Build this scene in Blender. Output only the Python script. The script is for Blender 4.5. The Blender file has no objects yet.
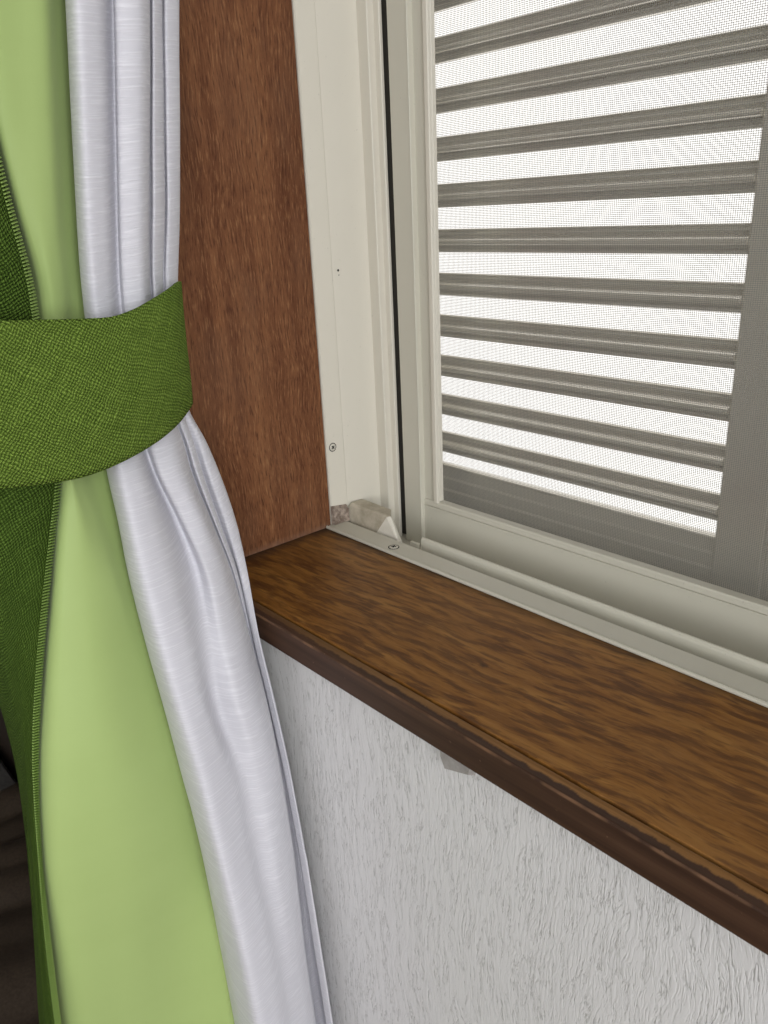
import bpy, bmesh, math, random
from mathutils import Matrix, Vector
random.seed(7)
scene = bpy.context.scene
COL = scene.collection

# ------------------------------------------------------------------ camera, world, lights, exposure
# world axes: X along the window wall, Y out through the window, Z up; origin = inner corner of sill and window frame
cam_data = bpy.data.cameras.new('camera')
cam = bpy.data.objects.new('camera', cam_data)
COL.objects.link(cam)
_r = Vector((0.670499, 0.740555, -0.044827)); _d = Vector((0.237241, -0.271262, -0.932809)); _f = Vector((-0.702956, 0.614814, -0.357571))
_m = Matrix((_r, -_d, -_f)).transposed().to_4x4()
_m.translation = Vector((0.490553, -0.369919, 0.245354))
cam.matrix_world = _m
cam_data.sensor_fit = 'VERTICAL'
cam_data.sensor_height = 36.0
cam_data.lens = 788.0 * 36.0 / 1024.0
cam_data.clip_start = 0.01
scene.camera = cam

world = bpy.data.worlds.new('overcast_sky')
scene.world = world
world.use_nodes = True
world.node_tree.nodes['Background'].inputs[0].default_value = (1.0, 0.985, 0.96, 1)
world.node_tree.nodes['Background'].inputs[1].default_value = 1.4

def area_light(name, loc, rot, sx, sy, power, color):
    ld = bpy.data.lights.new(name, 'AREA'); ld.shape = 'RECTANGLE'; ld.size = sx; ld.size_y = sy
    ld.energy = power; ld.color = color
    o = bpy.data.objects.new(name, ld); o.location = loc; o.rotation_euler = rot; COL.objects.link(o)
    return o
# daylight coming in by the wide window in the right-hand wall, and by a window in the wall behind
area_light('right_window_daylight', (2.38, -1.30, 0.55), (0, math.radians(90), 0), 1.3, 1.7, 46, (0.97, 0.985, 1.0))
area_light('back_window_daylight', (0.75, -2.98, 0.60), (math.radians(90), 0, 0), 1.5, 1.2, 6, (0.95, 0.975, 1.0))

scene.view_settings.view_transform = 'Standard'
scene.view_settings.look = 'None'
scene.view_settings.gamma = 1.0
scene.view_settings.use_curve_mapping = False
scene.view_settings.exposure = 0.0

# ------------------------------------------------------------------ object helpers
def props(o, label=None, cat=None, group=None, kind=None):
    if label: o['label'] = label
    if cat: o['category'] = cat
    if group: o['group'] = group
    if kind: o['kind'] = kind
    return o
def empty(name, loc=(0, 0, 0)):
    o = bpy.data.objects.new(name, None); o.location = loc; o.empty_display_size = 0.02
    COL.objects.link(o); return o
def link(name, me, mat, parent=None, smooth=False):
    o = bpy.data.objects.new(name, me); COL.objects.link(o)
    if mat and not me.materials: me.materials.append(mat)
    if parent is not None:
        o.parent = parent
        o.matrix_parent_inverse = Matrix.Translation(-parent.location) if parent.type == 'EMPTY' else Matrix()
    if smooth:
        me.polygons.foreach_set('use_smooth', [True] * len(me.polygons))
    return o
def bm_obj(name, bm, mat, parent=None, smooth=False):
    bmesh.ops.recalc_face_normals(bm, faces=bm.faces)
    me = bpy.data.meshes.new(name); bm.to_mesh(me); bm.free()
    return link(name, me, mat, parent, smooth)
def add_box(bm, x0, x1, y0, y1, z0, z1, bev=0.0):
    r = bmesh.ops.create_cube(bm, size=1.0)
    vs = r['verts']
    for v in vs:
        v.co = Vector(((x0 + x1) / 2 + v.co.x * (x1 - x0), (y0 + y1) / 2 + v.co.y * (y1 - y0), (z0 + z1) / 2 + v.co.z * (z1 - z0)))
    if bev:
        es = list({e for v in vs for e in v.link_edges})
        bmesh.ops.bevel(bm, geom=es, offset=bev, segments=2, affect='EDGES', profile=0.5)
def box(name, b, mat, parent=None, bev=0.0):
    bm = bmesh.new(); add_box(bm, *b, bev=bev); return bm_obj(name, bm, mat, parent)
def boxes(name, bl, mat, parent=None):
    bm = bmesh.new()
    for b in bl: add_box(bm, *b)
    return bm_obj(name, bm, mat, parent)
def extrude_profile(bm, prof, axis, a, b, bev=0.0):
    """closed polygon 'prof' extruded along an axis; axis 'z': prof is (x,y); axis 'x': prof is (y,z)"""
    def P(u, v, t): return (u, v, t) if axis == 'z' else (t, u, v)
    A = [bm.verts.new(P(u, v, a)) for u, v in prof]
    B = [bm.verts.new(P(u, v, b)) for u, v in prof]
    n = len(prof)
    bm.faces.new(A); bm.faces.new(list(reversed(B)))
    es = []
    for i in range(n):
        f = bm.faces.new((A[i], A[(i + 1) % n], B[(i + 1) % n], B[i]))
    if bev:
        bm.edges.ensure_lookup_table()
        es = [e for i in range(n) for e in A[i].link_edges if e.other_vert(A[i]) is B[i]]
        bmesh.ops.bevel(bm, geom=es, offset=bev, segments=2, affect='EDGES', profile=0.5, clamp_overlap=True)
def profile_obj(name, prof, axis, a, b, mat, parent=None, bev=0.0):
    bm = bmesh.new(); extrude_profile(bm, prof, axis, a, b, bev); return bm_obj(name, bm, mat, parent)

# ------------------------------------------------------------------ materials
class N:
    def __init__(s, name):
        s.m = bpy.data.materials.new(name); s.m.use_nodes = True; s.t = s.m.node_tree
        s.b = s.t.nodes['Principled BSDF']; s.out = s.t.nodes['Material Output']
    def node(s, typ, **kw):
        n = s.t.nodes.new(typ)
        for k, v in kw.items(): setattr(n, k, v)
        return n
    def put(s, sock, v):
        if hasattr(v, 'is_output'): s.t.links.new(v, sock)
        elif v is not None: sock.default_value = v
    def coord(s, kind='Object'): return s.node('ShaderNodeTexCoord').outputs[kind]
    def mapping(s, vec, scale=(1, 1, 1), rot=(0, 0, 0), loc=(0, 0, 0)):
        n = s.node('ShaderNodeMapping'); s.put(n.inputs[0], vec); n.inputs[1].default_value = loc
        n.inputs[2].default_value = rot; n.inputs[3].default_value = scale; return n.outputs[0]
    def noise(s, vec, scale=5, detail=4, rough=0.55, dist=0.0, out='Fac'):
        n = s.node('ShaderNodeTexNoise'); s.put(n.inputs['Vector'], vec); n.inputs['Scale'].default_value = scale
        n.inputs['Detail'].default_value = detail; n.inputs['Roughness'].default_value = rough
        n.inputs['Distortion'].default_value = dist; return n.outputs[out]
    def math(s, op, a, b=None, c=None, clamp=False):
        n = s.node('ShaderNodeMath', operation=op, use_clamp=clamp); s.put(n.inputs[0], a)
        if b is not None: s.put(n.inputs[1], b)
        if c is not None: s.put(n.inputs[2], c)
        return n.outputs[0]
    def ramp(s, fac, stops):
        n = s.node('ShaderNodeValToRGB'); s.put(n.inputs[0], fac); e = n.color_ramp.elements
        while len(e) < len(stops): e.new(0.5)
        for k, (p, c) in enumerate(stops):
            e[k].position = p; e[k].color = (*c, 1) if len(c) == 3 else c
        return n.outputs[0]
    def maprange(s, v, a, b, c=0.0, d=1.0):
        n = s.node('ShaderNodeMapRange'); s.put(n.inputs[0], v)
        for k, q in zip((1, 2, 3, 4), (a, b, c, d)): n.inputs[k].default_value = q
        return n.outputs[0]
    def mix(s, fac, a, b, blend='MIX'):
        n = s.node('ShaderNodeMix', data_type='RGBA', blend_type=blend); s.put(n.inputs[0], fac)
        s.put(n.inputs[6], a if not isinstance(a, tuple) else (*a, 1)); s.put(n.inputs[7], b if not isinstance(b, tuple) else (*b, 1))
        return n.outputs[2]
    def sep(s, vec):
        n = s.node('ShaderNodeSeparateXYZ'); s.put(n.inputs[0], vec); return n.outputs
    def comb(s, x, y, z=0.0):
        n = s.node('ShaderNodeCombineXYZ'); s.put(n.inputs[0], x); s.put(n.inputs[1], y); s.put(n.inputs[2], z); return n.outputs[0]
    def bump(s, h, strength=0.5, dist=0.001, normal=None):
        n = s.node('ShaderNodeBump'); n.inputs['Strength'].default_value = strength; n.inputs['Distance'].default_value = dist
        s.put(n.inputs['Height'], h)
        if normal is not None: s.put(n.inputs['Normal'], normal)
        return n.outputs[0]
    def fin(s, color=None, rough=None, normal=None, spec=None, sheen=None, coat=None, metallic=None):
        b = s.b
        if color is not None: s.put(b.inputs['Base Color'], (*color, 1) if isinstance(color, tuple) else color)
        if rough is not None: s.put(b.inputs['Roughness'], rough)
        if normal is not None: s.put(b.inputs['Normal'], normal)
        if spec is not None: s.put(b.inputs['Specular IOR Level'], spec)
        if sheen is not None: s.put(b.inputs['Sheen Weight'], sheen)
        if coat is not None: s.put(b.inputs['Coat Weight'], coat); b.inputs['Coat Roughness'].default_value = 0.3
        if metallic is not None: s.put(b.inputs['Metallic'], metallic)
        return s.m
def plain(name, c, rough=0.6, spec=0.4):
    n = N(name); return n.fin(c, rough, spec=spec)

def painted_metal(name, c, rough=0.42, spec=0.4, metallic=0.0):
    n = N(name); co = n.coord()
    v = n.noise(co, 14, 3)
    sp = n.maprange(n.noise(co, 420, 2), 0.70, 0.78)
    col = n.mix(n.math('MULTIPLY', v, 0.5), c, tuple(x * 0.90 for x in c))
    col = n.mix(n.math('MULTIPLY', sp, 0.35), col, tuple(x * 0.55 for x in c))
    return n.fin(col, rough, n.bump(n.noise(co, 900, 2), 0.05, 0.0003), spec=spec, metallic=metallic)
M_alu = painted_metal('cream_enamelled_aluminium', (0.70, 0.665, 0.575))
M_alu_grey = painted_metal('grey_cream_enamelled_aluminium', (0.605, 0.585, 0.495))  # darker, greyer cream for the track, stiles and rails
M_slat = painted_metal('beige_anodised_louvre', (0.72, 0.685, 0.61), 0.30, 0.6, 0.65)
M_dark = plain('dark_gap', (0.02, 0.018, 0.015), 0.8)
M_gap_shade = plain('charcoal_gap_shade', (0.085, 0.08, 0.07), 0.9, 0.1)  # dark colour standing in for shade between jamb and stile
M_mesh = plain('grey_screen_fibre', (0.30, 0.29, 0.26), 0.6)

def wood_jamb():
    n = N('red_brown_veneer'); co = n.coord()
    warp = n.noise(co, 9, 2, out='Color')
    cw = n.mix(0.02, co, warp)
    streak = n.noise(n.mapping(cw, (1, 70, 5)), 1.0, 5, 0.6)
    pores = n.noise(n.mapping(cw, (1, 850, 95)), 1.0, 3, 0.6)
    fine = n.noise(n.mapping(cw, (1, 520, 160)), 1.0, 2, 0.6)
    patch = n.noise(n.mapping(co, (1, 22, 11)), 1.0, 3, 0.55)
    c = n.ramp(streak, [(0.30, (0.110, 0.040, 0.017)), (0.5, (0.160, 0.064, 0.028)), (0.72, (0.235, 0.102, 0.044))])
    c = n.mix(n.math('MULTIPLY', n.maprange(pores, 0.55, 0.68), 0.6), c, (0.34, 0.175, 0.080))
    c = n.mix(n.math('MULTIPLY', n.maprange(pores, 0.46, 0.33), 0.75), c, (0.050, 0.016, 0.008))
    c = n.mix(n.math('MULTIPLY', n.maprange(fine, 0.5, 0.75), 0.28), c, (0.06, 0.022, 0.012))
    c = n.mix(n.math('MULTIPLY', n.maprange(patch, 0.48, 0.68), 0.35), c, (0.15, 0.075, 0.042))
    z = n.sep(co)[2]
    dust = n.math('MULTIPLY', n.maprange(z, 0.006, 0.0), n.maprange(n.noise(co, 60, 3), 0.3, 0.7))
    c = n.mix(n.math('MULTIPLY', dust, 0.5), c, (0.30, 0.20, 0.15))
    return n.fin(c, n.maprange(pores, 0.2, 0.8, 0.42, 0.6), n.bump(pores, 0.12, 0.0006), spec=0.18)
M_jamb = wood_jamb()

def wood_sill(name, dark=False):
    n = N(name); co = n.coord()
    warp = n.noise(co, 14, 2, out='Color')
    cw = n.mix(0.012, co, warp)
    skew = n.mapping(cw, rot=(0, 0, math.radians(-6)))
    streak = n.noise(n.mapping(cw, (5, 130, 60)), 1.0, 5, 0.6)
    fleck = n.noise(n.mapping(skew, (85, 640, 200)), 1.0, 4, 0.65)
    ripple = n.noise(n.mapping(skew, (42, 250, 60)), 1.0, 3, 0.55)
    broad = n.noise(n.mapping(co, (7, 16, 10)), 1.0, 3)
    if dark:
        c = n.ramp(streak, [(0.3, (0.050, 0.022, 0.011)), (0.55, (0.078, 0.035, 0.018)), (0.8, (0.115, 0.054, 0.027))])
        c = n.mix(n.math('MULTIPLY', n.maprange(fleck, 0.55, 0.8), 0.4), c, (0.15, 0.08, 0.045))
        return n.fin(c, 0.42, n.bump(fleck, 0.1, 0.0005), spec=0.4)
    c = n.ramp(streak, [(0.28, (0.120, 0.044, 0.008)), (0.5, (0.235, 0.100, 0.020)), (0.75, (0.37, 0.180, 0.044))])
    c = n.mix(n.math('MULTIPLY', n.maprange(ripple, 0.46, 0.60), 0.72), c, (0.066, 0.022, 0.006))
    c = n.mix(n.math('MULTIPLY', n.maprange(fleck, 0.55, 0.70), 0.55), c, (0.055, 0.019, 0.006))
    c = n.mix(n.math('MULTIPLY', n.maprange(fleck, 0.44, 0.30), 0.40), c, (0.33, 0.17, 0.065))
    c = n.mix(n.math('MULTIPLY', n.maprange(broad, 0.5, 0.7), 0.4), c, (0.25, 0.125, 0.045))
    # grime collected in the back corner along the frame and the jamb, a dark knot
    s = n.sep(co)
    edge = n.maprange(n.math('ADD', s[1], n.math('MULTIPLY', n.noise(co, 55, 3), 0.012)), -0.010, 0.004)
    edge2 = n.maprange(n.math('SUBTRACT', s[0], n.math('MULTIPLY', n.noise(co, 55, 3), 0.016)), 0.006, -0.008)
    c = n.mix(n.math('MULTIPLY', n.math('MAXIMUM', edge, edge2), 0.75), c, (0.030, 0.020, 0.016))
    vd = n.node('ShaderNodeVectorMath', operation='DISTANCE'); n.put(vd.inputs[0], n.mapping(co, (0.6, 1, 1), loc=(0, 0, 0)))
    vd.inputs[1].default_value = (0.233 * 0.6, -0.075, 0)
    c = n.mix(n.math('MULTIPLY', n.maprange(n.math('ADD', vd.outputs['Value'], n.math('MULTIPLY', n.noise(co, 300, 2), 0.002)), 0.0034, 0.0016), 0.8), c, (0.03, 0.012, 0.006))
    return n.fin(c, n.maprange(broad, 0.3, 0.7, 0.40, 0.55), n.bump(fleck, 0.10, 0.0006), spec=0.22)
M_sill = wood_sill('brown_varnished_sill')
M_sill_front = wood_sill('dark_brown_sill_edge', True)

def strip_wood():
    # the lipping: varnish worn to pale wood on top, chipped ragged dark along its front arris
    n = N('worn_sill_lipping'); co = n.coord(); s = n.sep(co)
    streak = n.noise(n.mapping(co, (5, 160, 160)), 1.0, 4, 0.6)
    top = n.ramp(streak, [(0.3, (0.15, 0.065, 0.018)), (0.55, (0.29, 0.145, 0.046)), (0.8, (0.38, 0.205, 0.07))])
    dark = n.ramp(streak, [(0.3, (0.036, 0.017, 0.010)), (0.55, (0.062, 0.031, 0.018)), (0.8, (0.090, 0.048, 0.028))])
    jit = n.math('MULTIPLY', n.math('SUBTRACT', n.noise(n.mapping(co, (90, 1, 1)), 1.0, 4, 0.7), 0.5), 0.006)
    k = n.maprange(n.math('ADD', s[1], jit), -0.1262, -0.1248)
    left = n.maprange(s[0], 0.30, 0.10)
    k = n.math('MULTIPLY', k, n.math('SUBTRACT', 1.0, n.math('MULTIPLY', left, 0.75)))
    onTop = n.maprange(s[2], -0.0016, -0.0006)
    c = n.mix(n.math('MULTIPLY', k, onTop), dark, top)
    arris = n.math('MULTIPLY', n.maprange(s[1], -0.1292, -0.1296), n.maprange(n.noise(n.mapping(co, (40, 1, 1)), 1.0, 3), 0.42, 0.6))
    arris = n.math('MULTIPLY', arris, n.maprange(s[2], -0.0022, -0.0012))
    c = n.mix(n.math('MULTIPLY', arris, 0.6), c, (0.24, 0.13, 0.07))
    fl = n.maprange(n.noise(n.mapping(co, (260, 400, 400)), 1.0, 2), 0.70, 0.74)
    c = n.mix(n.math('MULTIPLY', fl, 0.5), c, (0.22, 0.13, 0.08))
    return n.fin(c, 0.5, n.bump(streak, 0.1, 0.0006), spec=0.25)
M_strip = strip_wood()

def wallpaper():
    n = N('white_bark_embossed_wallpaper'); co = n.coord()
    lean = n.noise(n.mapping(co, (7, 7, 5)), 1.0, 2, out='Color')
    cw = n.mix(0.035, co, lean)
    small = n.noise(n.mapping(co, (60, 60, 30)), 1.0, 2, out='Color')
    cw = n.mix(0.006, cw, small)
    a = n.noise(n.mapping(cw, (330, 330, 34)), 1.0, 3, 0.6)
    b = n.noise(n.mapping(cw, (190, 190, 26), loc=(3, 1, 7)), 1.0, 4, 0.65)
    ra = n.maprange(n.math('ABSOLUTE', n.math('SUBTRACT', a, 0.5)), 0.0, 0.07)
    rb = n.maprange(n.math('ABSOLUTE', n.math('SUBTRACT', b, 0.47)), 0.0, 0.045)
    h = n.math('ADD', n.math('MULTIPLY', ra, 0.45), n.math('MULTIPLY', rb, 0.65))
    h = n.math('ADD', h, n.math('MULTIPLY', a, 0.7))
    c = n.ramp(h, [(0.32, (0.36, 0.355, 0.35)), (0.75, (0.605, 0.60, 0.595)), (1.0, (0.655, 0.65, 0.65))])
    return n.fin(c, 0.55, n.bump(h, 0.5, 0.0007), spec=0.3)
M_paper = wallpaper()
M_wall = plain('off_white_paint', (0.66, 0.65, 0.63), 0.8)
M_ceiling = plain('white_ceiling_paint', (0.75, 0.75, 0.74), 0.9)
def floor_mat():
    n = N('brown_floorboards'); co = n.coord()
    c = n.ramp(n.noise(n.mapping(co, (3, 60, 1)), 1.0, 4), [(0.3, (0.10, 0.055, 0.03)), (0.7, (0.20, 0.12, 0.07))])
    return n.fin(c, 0.45)
M_floor = floor_mat()

def sheer():
    n = N('white_satin_slub_fabric'); uv = n.coord('UV')
    wv = n.mix(0.0016, uv, n.noise(uv, 30, 2, out='Color'))
    slub = n.noise(n.mapping(wv, (38, 900, 1)), 1.0, 3, 0.6)
    fine = n.noise(n.mapping(wv, (160, 2600, 1), loc=(4, 2, 0)), 1.0, 2, 0.6)
    h = n.math('ADD', n.math('MULTIPLY', n.maprange(slub, 0.35, 0.65), 0.8), n.math('MULTIPLY', fine, 0.3))
    nor = n.bump(h, 0.45, 0.0007)
    c = n.mix(n.maprange(slub, 0.50, 0.62), (0.65, 0.645, 0.70), (0.735, 0.73, 0.785))
    m = n.fin(c, n.maprange(slub, 0.4, 0.65, 0.55, 0.40), nor, spec=0.5, sheen=0.15)
    tr = n.node('ShaderNodeBsdfTranslucent'); tr.inputs[0].default_value = (0.86, 0.85, 0.87, 1)
    mx = n.node('ShaderNodeMixShader'); mx.inputs[0].default_value = 0.12
    n.t.links.new(n.b.outputs[0], mx.inputs[1]); n.t.links.new(tr.outputs[0], mx.inputs[2]); n.t.links.new(mx.outputs[0], n.out.inputs[0])
    return m
M_sheer = sheer()
def lime():
    n = N('lime_green_lining'); uv = n.coord('UV')
    fine = n.noise(n.mapping(uv, (1500, 1500, 1)), 1.0, 2)
    cloud = n.noise(uv, 26, 3)
    c = n.mix(cloud, (0.335, 0.44, 0.155), (0.365, 0.475, 0.175))
    spot = n.maprange(n.noise(n.mapping(uv, (55, 60, 1)), 1.0, 1), 0.80, 0.86)
    c = n.mix(n.math('MULTIPLY', spot, 0.6), c, (0.12, 0.18, 0.04))
    return n.fin(c, 0.6, n.bump(fine, 0.12, 0.0004), spec=0.3, sheen=0.1)
M_lime = lime()
def burlap(name, pitch, c_lo, c_mid, c_hi, strength=0.9, rot=0.0):
    n = N(name); uv = n.coord('UV')
    w = n.noise(uv, 90, 3, out='Color')
    wv = n.mix(0.0045, uv, w)
    wv = n.mapping(wv, rot=(0, 0, rot))
    s = n.sep(wv)
    k = math.pi / pitch
    su = n.math('SINE', n.math('MULTIPLY', s[0], k)); sv = n.math('SINE', n.math('MULTIPLY', s[1], k))
    pr = n.math('MULTIPLY', su, sv)
    h1 = n.math('ADD', n.math('MULTIPLY', n.math('ABSOLUTE', sv), 0.55), n.math('MULTIPLY', pr, 0.45))
    h2 = n.math('SUBTRACT', n.math('MULTIPLY', n.math('ABSOLUTE', su), 0.55), n.math('MULTIPLY', pr, 0.45))
    h = n.math('MAXIMUM', h1, h2)
    yarn_u = n.noise(n.mapping(wv, (900, 18, 1)), 1.0, 2)
    yarn_v = n.noise(n.mapping(wv, (18, 900, 1), loc=(5, 5, 0)), 1.0, 2)
    tone = n.mix(n.math('GREATER_THAN', h1, h2), yarn_u, yarn_v)
    t = n.math('ADD', n.math('MULTIPLY', h, 0.75), n.math('MULTIPLY', n.math('SUBTRACT', tone, 0.5), 0.9))
    c = n.ramp(t, [(0.05, c_lo), (0.45, c_mid), (0.85, c_hi)])
    fuzz = n.noise(n.mapping(uv, (2500, 2500, 1)), 1.0, 2)
    hh = n.math('ADD', h, n.math('MULTIPLY', fuzz, 0.25))
    return n.fin(c, 0.85, n.bump(hh, strength, 0.0016), spec=0.08)
M_tie = burlap('green_coarse_weave', 0.0016, (0.045, 0.078, 0.010), (0.138, 0.218, 0.033), (0.235, 0.340, 0.066), rot=0.5)
M_burlap = burlap('green_coarse_weave_panel', 0.0018, (0.020, 0.040, 0.005), (0.062, 0.112, 0.016), (0.125, 0.205, 0.037), rot=0.35)  # darker green than the tieback, some shade put into the colour
M_stitch = plain('pale_green_thread', (0.30, 0.43, 0.12), 0.7, 0.2)
def grimy(name, a, b, sc=160):
    n = N(name); co = n.coord()
    v = n.noise(co, sc, 4, 0.65)
    return n.fin(n.mix(n.maprange(v, 0.35, 0.65), a, b), 0.7, n.bump(v, 0.3, 0.0006), spec=0.3)
M_wedge = grimy('grimy_pink_grey_foam', (0.15, 0.11, 0.085), (0.40, 0.33, 0.275), 260)
M_block = grimy('yellowed_plastic', (0.40, 0.355, 0.27), (0.58, 0.53, 0.43), 70)
M_block_cut = grimy('pale_cut_plastic', (0.70, 0.67, 0.58), (0.78, 0.75, 0.67), 90)
M_clip = grimy('grey_clip_plastic', (0.27, 0.255, 0.24), (0.38, 0.36, 0.34), 90)
M_screw = plain('painted_screw_head', (0.60, 0.57, 0.49), 0.4, 0.6)
M_blanket = grimy('dark_brown_blanket', (0.020, 0.012, 0.006), (0.036, 0.023, 0.013), 300)
M_sheet = grimy('grey_sheet', (0.10, 0.095, 0.09), (0.13, 0.125, 0.12), 100)
M_cushion = grimy('charcoal_cushion', (0.016, 0.015, 0.017), (0.026, 0.025, 0.028), 300)
M_bed = plain('dark_bed_wood', (0.03, 0.02, 0.014), 0.5)

# ------------------------------------------------------------------ the room
WY = -0.118          # inner face of the window wall
ZF, ZC = -0.90, 1.50 # floor, ceiling
XL, XR, YB = -1.70, 2.40, -3.00
OX0, OX1, OZ0, OZ1 = -0.020, 0.760, -0.030, 0.790   # opening in the wall
props(boxes('wall_window', [(XL, OX0, WY, 0.14, ZF, ZC), (OX1, XR, WY, 0.14, ZF, ZC), (OX0, OX1, WY, 0.14, ZF, OZ0), (OX0, OX1, WY, 0.14, OZ1, ZC)], M_paper),
      'white bark-embossed wallpaper wall below the wooden sill', 'wall', kind='structure')
props(box('floor', (XL, XR, YB, 0.14, ZF - 0.05, ZF), M_floor), 'brown floorboards of the room', 'floor', kind='structure')
props(box('ceiling', (XL, XR, YB, 0.14, ZC, ZC + 0.05), M_ceiling), 'white ceiling of the room', 'ceiling', kind='structure')
props(box('wall_left', (XL - 0.1, XL, YB, 0.14, ZF, ZC), M_wall), 'plain off-white wall left of the curtain', 'wall', kind='structure')
# right wall with a wide window opening, back wall with a window opening
props(boxes('wall_right', [(XR, XR + 0.1, YB, -2.35, ZF, ZC), (XR, XR + 0.1, -0.45, 0.14, ZF, ZC), (XR, XR + 0.1, -2.35, -0.45, 1.2, ZC), (XR, XR + 0.1, -2.35, -0.45, ZF, -0.1)], M_wall),
      'plain off-white wall with the window opening', 'wall', kind='structure')
props(boxes('wall_back', [(XL, 0.0, YB - 0.1, YB, ZF, ZC), (1.5, XR, YB - 0.1, YB, ZF, ZC), (0.0, 1.5, YB - 0.1, YB, ZF, -0.2), (0.0, 1.5, YB - 0.1, YB, 1.1, ZC)], M_wall),
      'plain off-white wall behind with a window opening', 'wall', kind='structure')

# ------------------------------------------------------------------ window_1: wooden lining and aluminium frame
TOP = 0.75; RX = 0.72
win = props(empty('window_1', (0.36, 0.0, 0.0)), 'cream aluminium window frame in a reddish wooden lining with brown sill', 'window', kind='structure')
# sill board and its lipping, with the open joint between them
sill = box('sill_board', (-0.02, RX + 0.02, -0.1190, -0.0040, -0.019, 0.0), M_sill, win, bev=0.0006)
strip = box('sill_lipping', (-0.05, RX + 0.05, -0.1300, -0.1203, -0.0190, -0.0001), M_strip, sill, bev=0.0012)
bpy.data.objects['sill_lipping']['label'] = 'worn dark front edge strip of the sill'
# side and head linings
box('jamb_lining', (-0.020, 0.0, -0.128, -0.0005, 0.0002, TOP), M_jamb, win, bev=0.0006)
box('jamb_lining', (RX, RX + 0.020, -0.128, -0.0005, 0.0002, TOP), M_jamb, win, bev=0.0006)
box('head_lining', (-0.02, RX + 0.02, -0.128, -0.0005, TOP, TOP + 0.02), M_jamb, win, bev=0.0006)
# aluminium jamb: profile in (x, y), stepped ribs towards the outside
jp = [(-0.019, 0.0), (0.0002, 0.0), (0.0012, 0.0006), (0.0012, 0.0172), (0.0009, 0.0180), (0.0009, 0.0186), (0.0010, 0.0192), (0.0045, 0.0518),
      (0.0146, 0.0520), (0.0152, 0.0526), (0.0152, 0.0580), (0.0200, 0.0584), (0.0206, 0.0590), (0.0206, 0.0610), (-0.015, 0.0620), (-0.015, 0.138), (-0.019, 0.138)]
profile_obj('jamb_frame', jp, 'z', -0.028, TOP, M_alu, win)
profile_obj('jamb_frame', [(RX - x, y) for x, y in reversed(jp)], 'z', -0.028, TOP, M_alu, win)
box('head_frame', (0.0, RX, 0.0, 0.138, TOP, TOP + 0.03), M_alu, win)
box('gap_shade_strip', (0.0150, 0.0300, 0.0650, 0.0685, -0.0215, TOP - 0.004), M_gap_shade, win)  # dark strip added to deepen the shade in the jamb gap
# bottom track: profile in (y, z): rounded lip, screw flange, groove, deep channel
tp = [(-0.0040, -0.029), (-0.0040, -0.0002), (-0.0052, 0.0000), (-0.0064, 0.0006), (-0.0067, 0.0016), (-0.0062, 0.0025), (-0.0052, 0.0029), (-0.0045, 0.0024), (-0.0043, 0.0012), (-0.0038, 0.0012), (-0.0036, 0.0022),
      (0.0125, 0.0024), (0.0133, 0.0018), (0.0133, -0.0070), (0.0228, -0.0070), (0.0228, -0.0220), (0.138, -0.0220), (0.138, -0.029)]
profile_obj('bottom_track', tp, 'x', 0.0012, RX - 0.0012, M_alu_grey, win)
rp = [(0.0229, -0.0215), (0.0229, 0.0035), (0.0233, 0.0050), (0.0243, 0.0060), (0.0254, 0.0060), (0.0262, 0.0052), (0.0264, 0.0040), (0.0264, -0.0215)]
profile_obj('track_rail', rp, 'x', 0.0835, RX - 0.0252, M_alu_grey, win)
box('track_end_stop', (0.0700, 0.0790, 0.0236, 0.0264, -0.0215, -0.0010), M_alu_grey, win, bev=0.0004)

def screw(parent, loc, normal, r=0.0030, turn=0.4):
    ax = Vector(normal); t = Vector((0, 0, 1)) if abs(ax.z) < 0.5 else Vector((1, 0, 0)); t = (t - ax * t.dot(ax)).normalized(); bt = ax.cross(t)
    L = Vector(loc)
    def P(a, rr, h): return L + (t * math.cos(a) + bt * math.sin(a)) * rr + ax * h
    def lathe(name, prof, mat, par, seg=28):
        bm = bmesh.new(); rings = []
        for rr, h in prof: rings.append([bm.verts.new(P(2 * math.pi * i / seg, rr, h)) for i in range(seg)])
        for a, b in zip(rings[:-1], rings[1:]):
            for i in range(seg): bm.faces.new((a[i], a[(i + 1) % seg], b[(i + 1) % seg], b[i]))
        bm.faces.new(rings[-1]); bm.faces.new(list(reversed(rings[0])))
        return bm_obj(name, bm, mat, par)
    o = lathe('screw', [(r, -0.0006), (r, 0.0002), (r * 0.86, 0.00045), (r * 0.4, 0.0006), (r * 0.3, 0.0006)], M_screw, parent)
    lathe('gap_shadow_ring', [(r * 1.22, -0.0003), (r * 1.22, 0.00012), (r * 0.99, 0.00012)], M_dark, o)  # dark ring painting the shadow of the gap round the head
    bm = bmesh.new()
    for k in range(2):
        a = turn + k * math.pi / 2
        d = t * math.cos(a) + bt * math.sin(a); e = ax.cross(d)
        q = [L + d * sx * r * 0.55 + e * sy * r * 0.17 + ax * h for h in (0.0003, 0.00068) for sx, sy in ((-1, -1), (1, -1), (1, 1), (-1, 1))]
        v = [bm.verts.new(p) for p in q]
        for f in ((3, 2, 1, 0), (4, 5, 6, 7), (0, 1, 5, 4), (1, 2, 6, 5), (2, 3, 7, 6), (3, 0, 4, 7)): bm.faces.new([v[i] for i in f])
    bm_obj('cross_slot', bm, M_dark, o)
    return o
screw(win, (0.0012, 0.0062, 0.0678), (1, 0, 0), 0.0030, 0.7)
screw(win, (0.0012, 0.0062, 0.4300), (1, 0, 0), 0.0026, 0.3)
screw(win, (0.0745, 0.0022, 0.0023), (0, 0, 1), 0.0036, 0.5)
screw(win, (0.4300, 0.0035, 0.0023), (0, 0, 1), 0.0029, 0.1)
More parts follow.
